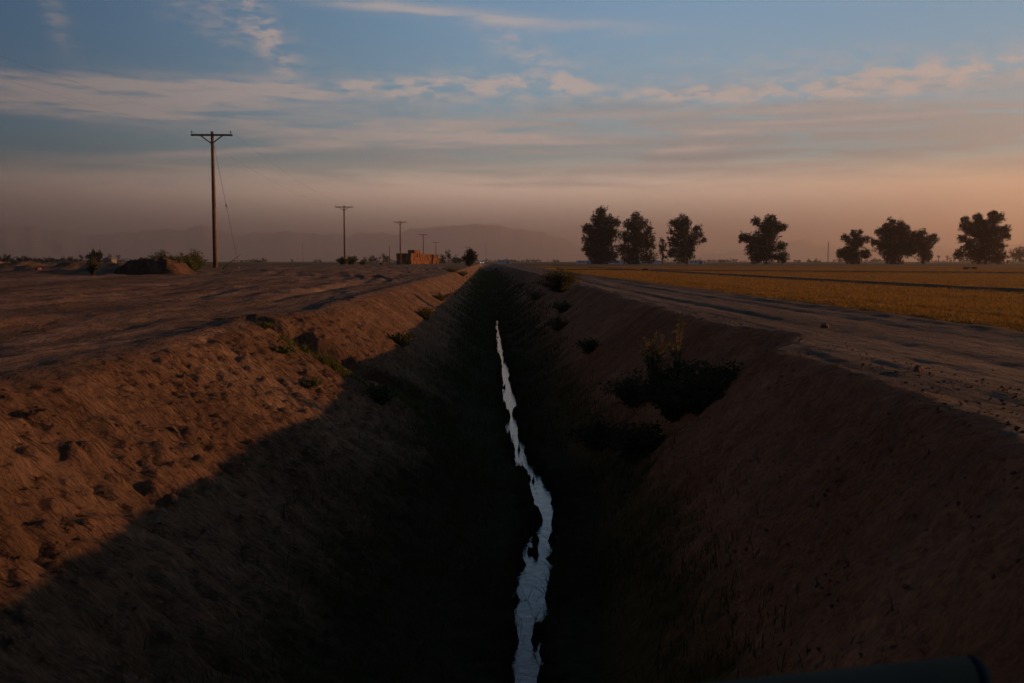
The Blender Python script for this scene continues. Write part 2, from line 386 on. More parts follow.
for k, nm, m in ((0, 'dirt_track', 'road_l'), (1, 'ditch_bank', 'bank'), (2, 'ditch_bed', 'bed'), (3, 'dirt_road', 'road_r'), (4, 'stubble_field', 'field'), (5, 'ground', 'farm'), (6, 'field_levee', 'levee')):
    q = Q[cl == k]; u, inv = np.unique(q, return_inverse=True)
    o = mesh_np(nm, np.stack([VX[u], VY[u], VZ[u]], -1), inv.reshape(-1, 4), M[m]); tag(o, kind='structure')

# water
yw = np.arange(2.5, 64, .15); cw = wc(yw)
V = np.concatenate([np.stack([cw - .9, yw, yw * 0 - 2.2], -1), np.stack([cw + .9, yw, yw * 0 - 2.2], -1)])
n = len(yw); i = np.arange(n - 1)
tag(mesh_np('ditch_water', V, np.stack([i, i + n, i + n + 1, i + 1], -1), M['water'], smooth=False), kind='structure')

# ------------------------------------------------------------------ mountains
def elpx(px, py):                                                    # height angle of a photo pixel
    d = ray(px, py); return d.z / math.hypot(d.x, d.y), math.atan2(d.x, d.y)
def mountains(crest, dist, depth, seed):
    pts = [elpx(px, py) for px, py in crest]; az = np.array([p[1] for p in pts]); tt = np.array([p[0] for p in pts])
    A = np.arange(az[0], az[-1], .0016); n = len(A); m = 34
    r = np.linspace(-1, 1, m)
    AA, RR = np.meshgrid(A, r)
    base = np.interp(AA, az, tt) * dist
    rough = fbm(AA * 60, AA * 0 + .3, seed, 6) * 75
    hgt = (base + rough) * np.clip(1 - np.abs(RR) ** 1.3, 0, 1) * (1 + .35 * fbm(AA * 60, RR * 3, seed + 3, 4) * np.abs(RR))
    rad = dist + RR * depth
    ed = sstep(0, .02, AA - az[0]) * sstep(0, .02, az[-1] - AA)
    V = np.stack([rad * np.sin(AA), rad * np.cos(AA), hgt * ed - 6], -1).reshape(-1, 3)
    ix = np.arange(n * m).reshape(m, n)
    Qm = np.stack([ix[:-1, :-1], ix[:-1, 1:], ix[1:, 1:], ix[1:, :-1]], -1).reshape(-1, 4)
    tag(mesh_np('hills', V, Qm, M['hill']), kind='structure')
mountains([(-500, 240), (-200, 230), (0, 226), (50, 229), (110, 234), (150, 230), (200, 226), (240, 234), (300, 231), (345, 234), (400, 231), (430, 225), (470, 224),
           (512, 227), (540, 232), (562, 239), (600, 250), (640, 257), (700, 262)], 13500, 1500, 301)
mountains([(600, 262), (660, 256), (730, 252), (770, 246), (805, 240), (850, 248), (900, 243), (960, 247), (1024, 241), (1200, 238), (1500, 250)], 14500, 1500, 401)

# ------------------------------------------------------------------ foliage
def leaf_quads(P, size, ratio=.6, up=.3):
    n = len(P); d = rng.normal(size=(n, 3)); d[:, 2] *= (1 - up * .5); d /= np.linalg.norm(d, axis=1)[:, None]
    e = rng.normal(size=(n, 3)); e = np.cross(d, e); e /= np.linalg.norm(e, axis=1)[:, None] + 1e-9
    s = size * rng.uniform(.6, 1.4, n)[:, None]
    a = d * s; b = e * s * ratio
    V = np.stack([P - a * .5, P + b * .5, P + a * .5, P - b * .5], 1).reshape(-1, 3)
    return V, np.arange(n * 4).reshape(n, 4)
def blob_points(c, r, n, sub, subr):
    """leaf positions gathered in small clumps spread through an ellipsoid"""
    k = max(3, n // sub)
    d = rng.normal(size=(k, 3)); d /= np.linalg.norm(d, axis=1)[:, None]
    rad = rng.uniform(.02, 1, k) ** .5 * np.where(rng.random(k) < .16, rng.uniform(1.15, 1.5, k), 1.05)
    cc = np.array(c) + d * rad[:, None] * np.array(r)
    P = np.repeat(cc, sub, 0) + rng.normal(size=(k * sub, 3)) * subr
    return P
def silhouette_tree(name, blobs, Y, label, base_py=264.4, trunk_px=None, dens=9., group=None, mat='leaf_far', twigs=0, cat='tree', hbase=None, leaf=.42):
    """blobs (px, py, r) measured on the photo; turned into metres at distance Y with real depth"""
    k = Y / F
    cxs = [b[0] for b in blobs]; pc = trunk_px or (min(cxs) + max(cxs)) / 2
    x0 = gx(pc, Y); z0 = hz(x0, Y) if hbase is None else hbase
    root = empty(name, (x0, Y, z0))
    tag(root, label, cat, group)
    P = []; mb = MB(); top = max(blobs, key=lambda b: -b[1])
    cen = []
    span = (max(cxs) - min(cxs)) * k * .35
    for (px, py, r) in blobs:
        pt = at(px, py, Y); zc = pt.z - z0; xc = pt.x - x0
        rr_ = r * k; yo = random.uniform(-1, 1) * max(span * .7, rr_ * .5)
        cen.append((Vector((xc, yo, max(zc, rr_ * .6))), rr_))
        for dy in ((0,) if rr_ < 1.2 else (-.45, .45)):
            P.append(blob_points((xc, yo + dy * rr_, zc), (rr_ * 1.08, rr_ * 1.15, rr_ * 1.08), int(dens * r * r * 2.6 / (1 if rr_ < 1.2 else 1.6)), 14, leaf * .62))
    for c, rr_ in cen:                                               # foliage along the limbs joins the masses
        ax = np.array([0, 0, max(.5, c.z * .72)]); cc = np.array(c); L_ = np.linalg.norm(cc - ax)
        nn = int(dens * (L_ / k) * (rr_ / k) * .55); t = rng.uniform(.15, 1, max(nn // 8, 2))
        q = np.repeat(ax + (cc - ax) * t[:, None] + rng.normal(size=(len(t), 3)) * rr_ * .33, 8, 0)
        P.append(q + rng.normal(size=q.shape) * leaf * .8)
    P = np.concatenate(P); P[:, 2] = np.abs(P[:, 2] - .1) + .1
    V, Fq = leaf_quads(P, leaf)
    mesh_np('crown', V, Fq, M[mat], root, smooth=False)
    ht = max(c.z for c, r in cen)
    tr = ht * .028
    fork = Vector((0, 0, ht * .35))
    mb.tube([(0, 0, -.2), (tr * .3, 0, ht * .12), (-tr * .3, 0, ht * .25), tuple(fork)], [tr * 1.25, tr, tr * .9, tr * .8], 8)
    mb.tube([fork, (0, 0, ht * .6), Vector((cen[0][0].x * .5, 0, ht * .85))], [tr * .8, tr * .5, tr * .15], 6)
    for c, r in cen:
        st = Vector((0, 0, ht * random.uniform(.12, .45)))
        if c.z < st.z: st.z = c.z * .5
        mid = st.lerp(c, .5) + Vector((random.uniform(-.3, .3), random.uniform(-.3, .3), .1 * ht * .3))
        mb.tube([st, mid, c + Vector((0, 0, r * .5))], [tr * .45, tr * .28, tr * .08], 5)
        for q in range(3):
            e = c + Vector((random.uniform(-1, 1), random.uniform(-1, 1), random.uniform(-.2, 1))) * r * 1.0
            mb.tube([c, c.lerp(e, .5) + Vector((0, 0, .1 * r)), e], [tr * .12, tr * .08, tr * .03], 4)
    for q in range(twigs):
        c, r = random.choice(cen[:3]); e = c + Vector((random.uniform(-.9, .9), random.uniform(-.6, .6), random.uniform(.9, 1.9))) * r
        mb.tube([c, c.lerp(e, .6) + Vector((random.uniform(-.2, .2), 0, 0)), e], [.09, .06, .025], 4)
    mb.build('trunk', M['bark'], root, smooth=True)
    return root
DT = 335.
G = 'tall broadleaf trees along the far edge of the field'
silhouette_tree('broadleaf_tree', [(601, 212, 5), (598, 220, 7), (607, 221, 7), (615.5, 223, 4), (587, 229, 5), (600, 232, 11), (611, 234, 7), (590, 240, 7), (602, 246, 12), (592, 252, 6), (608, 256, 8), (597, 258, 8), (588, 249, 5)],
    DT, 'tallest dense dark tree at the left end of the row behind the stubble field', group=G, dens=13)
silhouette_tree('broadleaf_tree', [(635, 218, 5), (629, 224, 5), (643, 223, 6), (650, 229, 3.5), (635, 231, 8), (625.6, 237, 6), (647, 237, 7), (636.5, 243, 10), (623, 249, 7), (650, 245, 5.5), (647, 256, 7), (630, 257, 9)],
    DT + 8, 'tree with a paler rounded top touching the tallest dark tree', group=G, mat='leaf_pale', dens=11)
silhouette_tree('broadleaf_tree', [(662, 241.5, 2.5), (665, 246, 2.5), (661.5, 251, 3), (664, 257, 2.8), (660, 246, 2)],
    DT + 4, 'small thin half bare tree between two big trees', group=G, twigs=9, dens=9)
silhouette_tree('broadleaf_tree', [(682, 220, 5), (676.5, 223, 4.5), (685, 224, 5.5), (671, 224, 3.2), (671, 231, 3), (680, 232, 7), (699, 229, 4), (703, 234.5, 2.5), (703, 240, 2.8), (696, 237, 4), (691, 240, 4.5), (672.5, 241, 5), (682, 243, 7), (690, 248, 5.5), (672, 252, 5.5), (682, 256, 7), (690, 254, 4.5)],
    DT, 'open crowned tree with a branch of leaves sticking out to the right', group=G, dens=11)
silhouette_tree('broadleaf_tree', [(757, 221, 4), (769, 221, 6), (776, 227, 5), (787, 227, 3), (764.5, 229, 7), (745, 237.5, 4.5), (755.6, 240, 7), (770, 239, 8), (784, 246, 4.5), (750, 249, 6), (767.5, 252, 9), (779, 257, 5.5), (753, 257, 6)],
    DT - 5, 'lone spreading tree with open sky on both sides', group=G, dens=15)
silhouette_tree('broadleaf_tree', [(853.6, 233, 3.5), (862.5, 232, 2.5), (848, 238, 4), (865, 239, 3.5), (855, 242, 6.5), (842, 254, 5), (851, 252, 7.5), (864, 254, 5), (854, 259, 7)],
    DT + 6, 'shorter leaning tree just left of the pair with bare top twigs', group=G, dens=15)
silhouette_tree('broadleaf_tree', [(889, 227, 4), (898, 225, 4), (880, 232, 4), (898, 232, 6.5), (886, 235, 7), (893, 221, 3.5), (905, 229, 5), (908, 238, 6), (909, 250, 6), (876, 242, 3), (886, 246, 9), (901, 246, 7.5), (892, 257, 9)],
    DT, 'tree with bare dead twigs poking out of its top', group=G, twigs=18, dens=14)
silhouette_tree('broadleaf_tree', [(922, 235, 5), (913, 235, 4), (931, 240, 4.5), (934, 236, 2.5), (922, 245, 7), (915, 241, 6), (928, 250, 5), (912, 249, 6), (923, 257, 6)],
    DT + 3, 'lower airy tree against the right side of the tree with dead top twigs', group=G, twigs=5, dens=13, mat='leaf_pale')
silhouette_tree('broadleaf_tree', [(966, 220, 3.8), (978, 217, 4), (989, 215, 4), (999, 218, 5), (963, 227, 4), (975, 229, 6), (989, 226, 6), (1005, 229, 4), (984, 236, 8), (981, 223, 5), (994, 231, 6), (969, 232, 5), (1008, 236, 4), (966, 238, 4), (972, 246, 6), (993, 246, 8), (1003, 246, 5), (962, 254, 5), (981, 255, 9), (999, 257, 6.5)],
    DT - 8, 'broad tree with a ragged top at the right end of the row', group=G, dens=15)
silhouette_tree('broadleaf_tree', [(1012, 255, 5), (1020, 251, 5), (1028, 253, 6), (1020, 258, 5)], 620, 'low hazy tree beyond the broad tree at the right edge', dens=7, leaf=.7)
# mid distance trees left of the ditch end
G2 = 'distant trees behind the hay and the poles'
silhouette_tree('round_tree', [(470, 252, 3.5), (467, 258, 4), (473, 257, 4.5), (470, 262, 4)], 190, 'dark round tree standing at the far end of the ditch', dens=26, leaf=.2, trunk_px=470)
silhouette_tree('distant_tree', [(448.5, 252.5, 1.8), (449, 257, 2.6)], 520, 'pointed dark tree right of the hay stack', group=G2, leaf=.6)
silhouette_tree('distant_tree', [(443, 258, 3), (443, 261, 3)], 540, 'small rounded tree touching the right end of the hay stack', group=G2, leaf=.6)
silhouette_tree('distant_tree', [(456, 260, 3.8), (460, 260, 3)], 510, 'wide low dome tree between the pointed tree and the round tree', group=G2, leaf=.6)
silhouette_tree('distant_tree', [(384, 258, 3.5), (387, 260, 3)], 600, 'lone hazy round tree just left of the short bare post', group=G2, leaf=.6, dens=8)
silhouette_tree('distant_tree', [(373, 258.5, 3), (376, 260, 3)], 640, 'right one of three hazy trees in a clump', group=G2, leaf=.6, dens=7)
silhouette_tree('distant_tree', [(369, 259.5, 2.5)], 650, 'small middle tree of the hazy clump of three', group=G2, leaf=.6, dens=7)
silhouette_tree('distant_tree', [(365, 259.5, 2.8)], 640, 'left one of three hazy trees in a clump', group=G2, leaf=.6, dens=7)
silhouette_tree('distant_tree', [(354, 257, 2), (355, 260, 2.2)], 560, 'narrow hazy tree behind the bush at the second pole', group=G2, leaf=.5, dens=8)
silhouette_tree('distant_tree', [(292.5, 261, 1.8)], 800, 'tiny hazy tree on the skyline between the first and second poles', group=G2, leaf=.6, dens=8)
# left skyline
silhouette_tree('round_tree', [(94, 253.5, 3), (98.5, 255, 3.5), (91, 257, 3.5), (97, 260, 4.5)], 300, 'biggest round dark tree of the left skyline', dens=12, leaf=.4)
silhouette_tree('distant_tree', [(81, 257, 2), (81, 260, 1.4)], 420, 'small narrow tree beside the big round tree on the left', leaf=.5)
silhouette_tree('distant_tree', [(109, 256, 1.6), (109, 260, 1.8)], 520, 'pointed tree beside the pale farmhouse', leaf=.5)
orch = [(-6, 259, 3), (1, 259.5, 2.6), (7, 257.5, 3.2), (13, 260.5, 2.2), (19, 259, 2.8), (25, 258.8, 3), (31, 260.5, 2), (36, 260, 2.3), (41, 260, 2.5), (46, 260, 2.2), (52, 259.8, 2.5), (58, 260.5, 2.2), (64, 259.8, 2.4), (70, 258.5, 2.6), (76, 260.5, 2.0)]
words = ['cut off by the left edge of the picture', 'first whole one from the left edge', 'tallest one near the left edge', 'low one after the tallest', 'fifth one from the left edge', 'broad one left of a low gap', 'low one in the gap',
         'first one right of the low gap', 'second one right of the low gap', 'middle one of the even stretch', 'slightly bigger one past the middle', 'twelfth one from the left edge', 'third one from the right end', 'second one from the right end', 'right end one beside the narrow tree']
for (px, py, r), w in zip(orch, words):
    silhouette_tree('orchard_tree', [(px - r * .3, py, r), (px + r * .6, py + 1.2, r * .8)], 430 + random.uniform(-8, 8), 'low orchard tree on the left skyline, ' + w, group='row of orchard trees on the left skyline', leaf=.42, dens=12)
# small trees scattered far along the horizon
k = 0
for px, w in ((258, 'left of a thin mast'), (318, 'right of a thin mast'), (556, 'left of the white sheds'), (722, 'between the lone tree and the row'), (797, 'just right of the lone tree'), (812, 'left of the slim tower'), (818, 'close to the slim tower')):
    r = 1.7 if px != 812 else 2.4
    silhouette_tree('distant_shrub', [(px - 2, 261.2, r), (px + 2, 261.4, r * .8)], 900, 'tiny hazy shrub on the far horizon, ' + w, group='tiny shrubs on the horizon', leaf=.8, dens=9, cat='shrub')
# far-off wood that reads as one mass
P = []
for k in range(900):
    a = random.uniform(-.62, .62); r_ = random.uniform(1500, 2600); h_ = random.uniform(2, 6)
    if perlin(np.array([a * 14]), np.array([.5]), 91)[0] < -.15: continue
    P.append(blob_points((math.sin(a) * r_, math.cos(a) * r_, h_ * .5), (h_ * 1.6, h_ * 1.6, h_ * .5), 26, 6, .8))
V, Fq = leaf_quads(np.concatenate(P), 2.6)
tag(mesh_np('far_hedges', V, Fq, M['leaf_far'], smooth=False), 'thin dark line of far off hedges on the horizon', 'hedge', kind='stuff')

def palm(px, py, Y, label, cat='palm tree'):
    x = gx(px, Y); z = hz(x, Y); h = zt(px, py, Y) - z
    root = empty('palm_tree', (x, Y, z)); tag(root, label, cat, 'small palms on the horizon')
    mb = MB(); mb.tube([(0, 0, -.2), (.05, 0, h * .5), (0, 0, h)], [.3, .24, .2], 7); mb.build('trunk', M['bark'], root, True)
    fr = MB()
    for q in range(22):
        a = q * 2.4; up = random.uniform(-.8, .9); l = h * .16 + .9
        p0 = Vector((0, 0, h)); p1 = p0 + Vector((math.cos(a) * l * .55, math.sin(a) * l * .55, up * l * .6)); p2 = p0 + Vector((math.cos(a) * l, math.sin(a) * l, up * l * .5 - .3 * l))
        s = Vector((-math.sin(a), math.cos(a), 0)) * .22
        b = len(fr.v); fr.v += [p0, p1 + s, p2, p1 - s]; fr.f.append([b, b + 1, b + 2, b + 3])
    fr.build('crown', M['leaf_far'], root)
for px, w in ((938.5, 'left'), (947, 'middle'), (954, 'right')): palm(px, 256.5, 700, w + ' one of three small palms between the airy tree and the broad tree')
palm(118.5, 256.5, 480, 'small palm just right of the pale farmhouse')

# ------------------------------------------------------------------ bushes and weeds
def bush(name, px, w, h, x, y, label, mat='leaf_bush', n=2600, leaf=.06, stems=22, group=None, cat='bush', spread=1.0, stemm='twig', tall=None, z=None):
    z = hz(x, y) - .03 if z is None else z
    root = empty(name, (x, y, z)); tag(root, label, cat, group)
    P = []; mb = MB()
    for k in range(stems):
        a = random.uniform(0, 2 * math.pi); q = math.sqrt(random.random())
        tip = Vector((math.cos(a) * q * w / 2 * spread, math.sin(a) * q * w / 2 * spread, h * (random.uniform(.55, 1.0) * (1 - .45 * q * q))))
        mid = Vector((tip.x * .4, tip.y * .4, tip.z * .55))
        b0 = Vector((tip.x * .15, tip.y * .15, -.05))
        mb.tube([b0, mid, tip], [leaf * .16, leaf * .11, leaf * .05], 4, False)
        m = max(4, n // stems)
        t = rng.uniform(.12, 1.05, m); base = np.array([b0.lerp(mid, min(1, tt * 2)) if tt < .5 else mid.lerp(tip, tt * 2 - 1) for tt in t])
        P.append(base + rng.normal(size=(m, 3)) * np.array([w, w, h * .5]) * .055)
    P = np.concatenate(P); P[:, 2] = np.maximum(P[:, 2], -.02)
    V, Fq = leaf_quads(P, leaf, .45)
    mb.build('stems', M[stemm], root); mesh_np('foliage', V, Fq, M[mat], root, smooth=False)
    return root
# big bush in the right bank gully with sunlit tips
bush('weedy_bush', 0, .9, .85, 2.6, 13.4, 'large dark leafy bush growing in the gully of the right ditch bank', 'leaf_dark', 12000, .06, 80, z=-1.15)
bush('weedy_bush', 0, .45, .95, 2.3, 13.6, 'upright weed with sunlit yellow green tips behind the large bank bush', 'tipweed', 900, .045, 18, z=-.68)
bush('weedy_bush', 0, .34, 1.05, 2.66, 13.8, 'thin stalked weed with sunlit tips right of the yellow green one', 'tipweed', 500, .045, 7, z=-.66)
bush('weedy_bush', 0, 1.2, .5, 2.7, 12.4, 'low dark bush on the near side of the bank gully', 'leaf_dark', 5000, .06, 40)
bush('weedy_bush', 0, 1.0, .6, 2.05, 12.9, 'dark weed clump at the foot of the large bank bush', 'leaf_dark', 4000, .06, 40)
bush('rim_bush', 0, 1.75, 1.0, 2.9, 40, 'rounded bush on the rim of the right bank beside the dirt road', 'leaf_brown', 9000, .07, 90, z=-.2)
bush('rim_bush', 0, .9, .5, 2.75, 36, 'low weeds on the slope in front of the rounded rim bush', 'weed', 1600, .07, 30)
for wq, hq, xq, yq, lq in ((1.1, .6, 2.3, 15.2, 'dark weeds on the far side of the right bank gully'), (1.0, .5, 1.7, 14.6, 'dark weeds at the grass line below the right bank gully'),
        (.9, .5, 3.15, 13.2, 'dark weeds against the head of the right bank gully')):
    bush('weedy_bush', 0, wq, hq, xq, yq, lq, 'leaf_dark', 2600, .055, 40)
# greasewood bushes behind the earth mound and at the poles
def bush_px(name, px, pytop, pybase_w, Y, label, **kw):
    x = gx(px, Y); z = hz(x, Y); h = zt(px, pytop, Y) - z
    return bush(name, 0, pybase_w / F * Y * 1.2, h * 1.12, x, Y, label, **kw)
bush_px('desert_bush', 160, 250.5, 24, 62, 'bush showing over the top of the dirt mound', n=3800, leaf=.1, stems=60)
bush_px('desert_bush', 180, 253, 28, 57, 'widest green bush right of the dirt mound', n=5200, leaf=.1, stems=80)
bush_px('desert_bush', 195, 251, 20, 62, 'green bush nearest the big power pole', n=3800, leaf=.1, stems=60)
bush_px('desert_bush', 189, 257, 22, 56, 'low green bush in front of the two taller bushes', n=3600, leaf=.09, stems=60)
bush_px('desert_bush', 93, 257, 10, 47, 'tall thin dark bush standing left of the dirt mound', mat='leaf_dark', n=1500, leaf=.08, stems=40)
bush_px('desert_bush', 343, 256, 12, 185, 'left half bush at the foot of the second power pole', n=1500, leaf=.25, stems=30)
bush_px('desert_bush', 351, 255, 12, 188, 'right half bush at the foot of the second power pole', n=1500, leaf=.25, stems=30)
bush_px('desert_bush', 363, 260, 8, 180, 'small round bush right of the second power pole', n=700, leaf=.2, stems=20)
bush_px('desert_bush', 966, 266, 7, 120, 'left one of two small dark plants in the stubble field', mat='leaf_dark', n=500, leaf=.1, stems=16)
bush_px('desert_bush', 975, 266.2, 6, 120, 'right one of two small dark plants in the stubble field', mat='leaf_dark', n=500, leaf=.1, stems=16)
# weeds on the left bank
GW = 'weeds growing on the left ditch bank'
for px, py, w, h, d in ((262, 327, .45, .12, 'uppermost weed patch on the left bank, at the rim'), (283, 352, .5, .14, 'weed patch in the upper gully of the left bank'), (312, 385, .4, .12, 'lowest weed of the sunlit left gully')):
    x, y = hit(px, py); bush('bank_weed', 0, w, h, x, y, d, 'weed', 900, .04, 34, GW, 'weed')
for k, (px, py, w, h, d) in enumerate(((452, 272, 2.2, .7, 'dark green weeds at the rim before the far end of the left bank'), (462, 276, 1.8, .6, 'weeds on the slope below the far left rim'), (474, 283, 1.5, .6, 'weeds in the shade far along the left slope'),
        (400, 345, .8, .35, 'weed clump low on the left bank beyond the shadow edge'), (425, 318, 1., .45, 'weed clump in shade halfway along the left bank'), (440, 300, 1.2, .5, 'weed clump under the sunlit far left bank'),
        (560, 330, 1.0, .5, 'weed clump low on the right bank'), (537, 300, 1.4, .6, 'far weed clump low on the right bank'), (590, 352, .8, .4, 'weed clump on the right slope left of the large bush'), (520, 288, 1.6, .6, 'farthest weed clump on the right slope'),
        (380, 400, .7, .3, 'nearest weed clump on the shaded left bank'))):
    x, y = hit(px, py); bush('slope_weed', 0, w, h, x, y, d, 'leaf_dark' if k != 0 else 'weed', 1600, .07 if k < 3 else .05, 40, 'shaded weeds on the ditch slopes', 'weed')

# grass on the ditch bed
def blades(n, fx, ymin, ymax, hmin, hmax, wid, name, mat, label, lean=.35, cond=None):
    y = np.exp(rng.uniform(math.log(ymin), math.log(ymax), n)); x = fx(y)
    z = H(x, y)
    if cond is not None:
        k = cond(x, y, z); x, y, z = x[k], y[k], z[k]
    n = len(x)
    h = rng.uniform(hmin, hmax, n) * (.6 + .6 * (perlin(x * .8, y * .8, 95) + .5)); a = rng.uniform(0, 2 * math.pi, n)
    l = rng.normal(size=(n, 2)) * lean * h[:, None]
    w = wid * (1 + y / 14) * rng.uniform(.6, 1.4, n)
    dx = np.cos(a) * w; dy = np.sin(a) * w
    b0 = np.stack([x - dx, y - dy, z - .02], -1); b1 = np.stack([x + dx, y + dy, z - .02], -1)
    m0 = np.stack([x - dx * .7 + l[:, 0] * .4, y - dy * .7 + l[:, 1] * .4, z + h * .6], -1); m1 = np.stack([x + dx * .7 + l[:, 0] * .4, y + dy * .7 + l[:, 1] * .4, z + h * .6], -1)
    t = np.stack([x + l[:, 0], y + l[:, 1], z + h], -1)
    V = np.stack([b0, b1, m1, m0, t, (m0 + m1) / 2 + .001], 1).reshape(-1, 3); i = np.arange(n)[:, None] * 6
    Fq = np.concatenate([i + np.array([0, 1, 2, 3]), i + np.array([3, 5, 2, 4])[[0, 1, 2, 3]]])
    return tag(mesh_np(name, V, Fq, M[mat], smooth=False), label, 'grass', kind='stuff')
def grass_cond(x, y, z):
    c = wc(y); dist = np.abs(x - c) - ww(y) * .5
    g = -1.58 + .45 * fbm(x * .6, y * .45, 83, 3) + .5 * sstep(18, 60, y) + .1 * (x > c)
    ok = (z < g + rng.normal(size=len(x)) * .26) & ((z > -2.16) | (rng.random(len(x)) < .03)) & ((dist > .03) | (y > 60))
    p = perlin(x * .7, y * .5, 96)
    return ok & (rng.random(len(x)) < .55 + p)
blades(190000, lambda y: rng.uniform(-3.0, 3.6, len(y)), 4.5, 300, .05, .16, .0028, 'ditch_grass', 'grass', 'dark green grass covering the bottom of the ditch', cond=grass_cond)
def gully_cond(x, y, z):
    gy = y - 17.5 - .12 * (x + 3.2) + .18 * fbm(x * 2, y * .2, 172, 2)
    d = np.exp(-((gy + 1.5) / .3) ** 2) * (x > -3.3) + 1.1 * np.exp(-((gy - .25) / .28) ** 2) + .6 * sstep(-.9, -1.5, z) * np.exp(-(gy / 1.6) ** 2)
    return (d * (.75 + 1.1 * perlin(x * 2.2, y * 2.2, 98)) > rng.uniform(.25, .8, len(x))) & (z < .05)
blades(52000, lambda y: rng.uniform(-3.9, -1.1, len(y)), 14.8, 20.5, .04, .15, .0028, 'gully_grass', 'weed', 'strips of green grass in the eroded gully of the left bank', .5, gully_cond)
def reed_cond(x, y, z):
    dist = np.abs(x - wc(y)) - ww(y) * .5
    return (dist < .16) & (dist > -.09) & (z > -2.24) & (perlin(x * 2, y * 1.5, 99) > -.15) & (rng.random(len(x)) < .5)
blades(50000, lambda y: wc(y) + rng.uniform(-.5, .5, len(y)), 6, 62, .05, .17, .002, 'water_edge_grass', 'grass', 'grass leaning over the narrow strip of water', .7, reed_cond)
def straw_cond(x, y, z): return (x > 7.62 + .2 * perlin(y * .6, y * 0, 84)) & (np.abs(x - 16.6) > .45) & (x < 2 + y * .62) & (np.abs(levC(x, y)) > 1.0)
blades(150000, lambda y: 7.5 + (rng.random(len(y)) ** 1.5) * np.minimum(y * .62, 60), 9, 140, .03, .085, .003, 'stubble_straw', 'straw', 'golden dry stubble covering the field', .5, straw_cond)

# clods on banks and tracks
def clods(n, name, label, fx, ymin, ymax, s0, s1, mat, cond=None):
    y = np.exp(rng.uniform(math.log(ymin), math.log(ymax), n)); x = fx(y); z = H(x, y)
    if cond is not None:
        k = cond(x, y, z); x, y, z = x[k], y[k], z[k]
    n = len(x); s = s0 + (s1 - s0) * rng.random(n) ** 4
    oc = np.array([[1, 0, .2], [0, 1, -.1], [-1, 0, .1], [0, -1, .2], [.1, 0, .6], [0, 0, -.7]])
    V = oc[None] * (s[:, None, None] * rng.uniform(.5, 1.3, (n, 6, 3))) + rng.normal(size=(n, 6, 3)) * s[:, None, None] * .25 + np.stack([x, y, z + s * .2], -1)[:, None]
    f = np.array([[0, 1, 4], [1, 2, 4], [2, 3, 4], [3, 0, 4], [1, 0, 5], [2, 1, 5], [3, 2, 5], [0, 3, 5]])
    Fq = (np.arange(n)[:, None, None] * 6 + f[None]).reshape(-1, 3)
    return tag(mesh_np(name, V.reshape(-1, 3), Fq, M[mat], smooth=False), label, 'soil clods', kind='stuff')
clods(22000, 'bank_clods', 'loose clods of earth scattered over the ditch banks', lambda y: np.where(rng.random(len(y)) < .6, rng.uniform(-4.2, -.6, len(y)), rng.uniform(1.6, 4.2, len(y))), 4.5, 60, .004, .022, 'bank', lambda x, y, z: z > -1.6)
clods(4500, 'track_clods', 'loose clods of earth lying on the dirt track and road', lambda y: np.where(rng.random(len(y)) < .65, rng.uniform(-24, -3.6, len(y)), rng.uniform(3.6, 7.7, len(y))), 5, 80, .003, .013, 'road_l')
def rock(x, y, s, name, label, mat='rock', cat='rock', flat=.8):
    bm = bmesh.new(); bmesh.ops.create_icosphere(bm, subdivisions=3, radius=1)
    for v in bm.verts:
        p = v.co; q = 1 + .3 * float(fbm(np.array([p.x * 1.3 + x]), np.array([p.y * 1.3 + p.z]), 97, 3)[0]) * 1.6
        v.co = Vector((p.x * s * q, p.y * s * q, p.z * s * q * flat))
    me = bpy.data.meshes.new(name); bm.to_mesh(me); bm.free(); me.materials.append(M[mat])
    o = bpy.data.objects.new(name, me); COL.objects.link(o); o.location = (x, y, hz(x, y) + s * .4); tag(o, label, cat); return o
x, y = hit(918, 371); rock(x, y, .035, 'rock', 'small upright rock lying alone on the right dirt road', flat=1.1)
x, y = hit(45, 269, 20); rock(x, 48, .13, 'rock', 'pale lump of earth on top of the low ridge at the far left', cat='clod')
x, y = hit(825, 328); rock(x, y, .06, 'rock', 'earth lump at the edge between the dirt road and the stubble', cat='clod')

# dirt mound
def mound():
    Y0 = 48; xa = gx(111, Y0); xb = gx(183, Y0); w = xb - xa; xc = (xa + xb) / 2; z0 = hz(xc, Y0)
    u = np.linspace(-.56, .56, 90); v = np.linspace(-.6, .6, 70); U, Vv = np.meshgrid(u, v)
    W = w; Dp = 3.0
    px = U * W; py = Vv * Dp
    prof = np.interp(U, [-.56, -.5, -.42, -.32, -.18, 0, .12, .24, .36, .5, .56], [0, .15, .58, .84, .95, 1, .97, .93, .66, .15, 0])
    dd = np.clip((.55 - np.abs(Vv)) / .28, 0, 1); dd = dd * dd * (3 - 2 * dd)
    hh = (zt(147, 257.4, Y0) - z0) * prof * dd
    hh = hh * (1 + .2 * fbm(px * 1.2, py * 1.2, 111, 3)) + .12 * fbm(px * 3, py * 3, 112, 3) * (hh > .1)
    V = np.stack([px, py, hh - .06], -1).reshape(-1, 3); ix = np.arange(U.size).reshape(U.shape)
    Qm = np.stack([ix[:-1, :-1], ix[:-1, 1:], ix[1:, 1:], ix[1:, :-1]], -1).reshape(-1, 4)
    tag(mesh_np('dirt_mound', V, Qm, M['mound'], loc=(xc, Y0 + 1.2, z0)), 'flat topped mound of brown earth beside the left dirt track', 'mound')
mound()

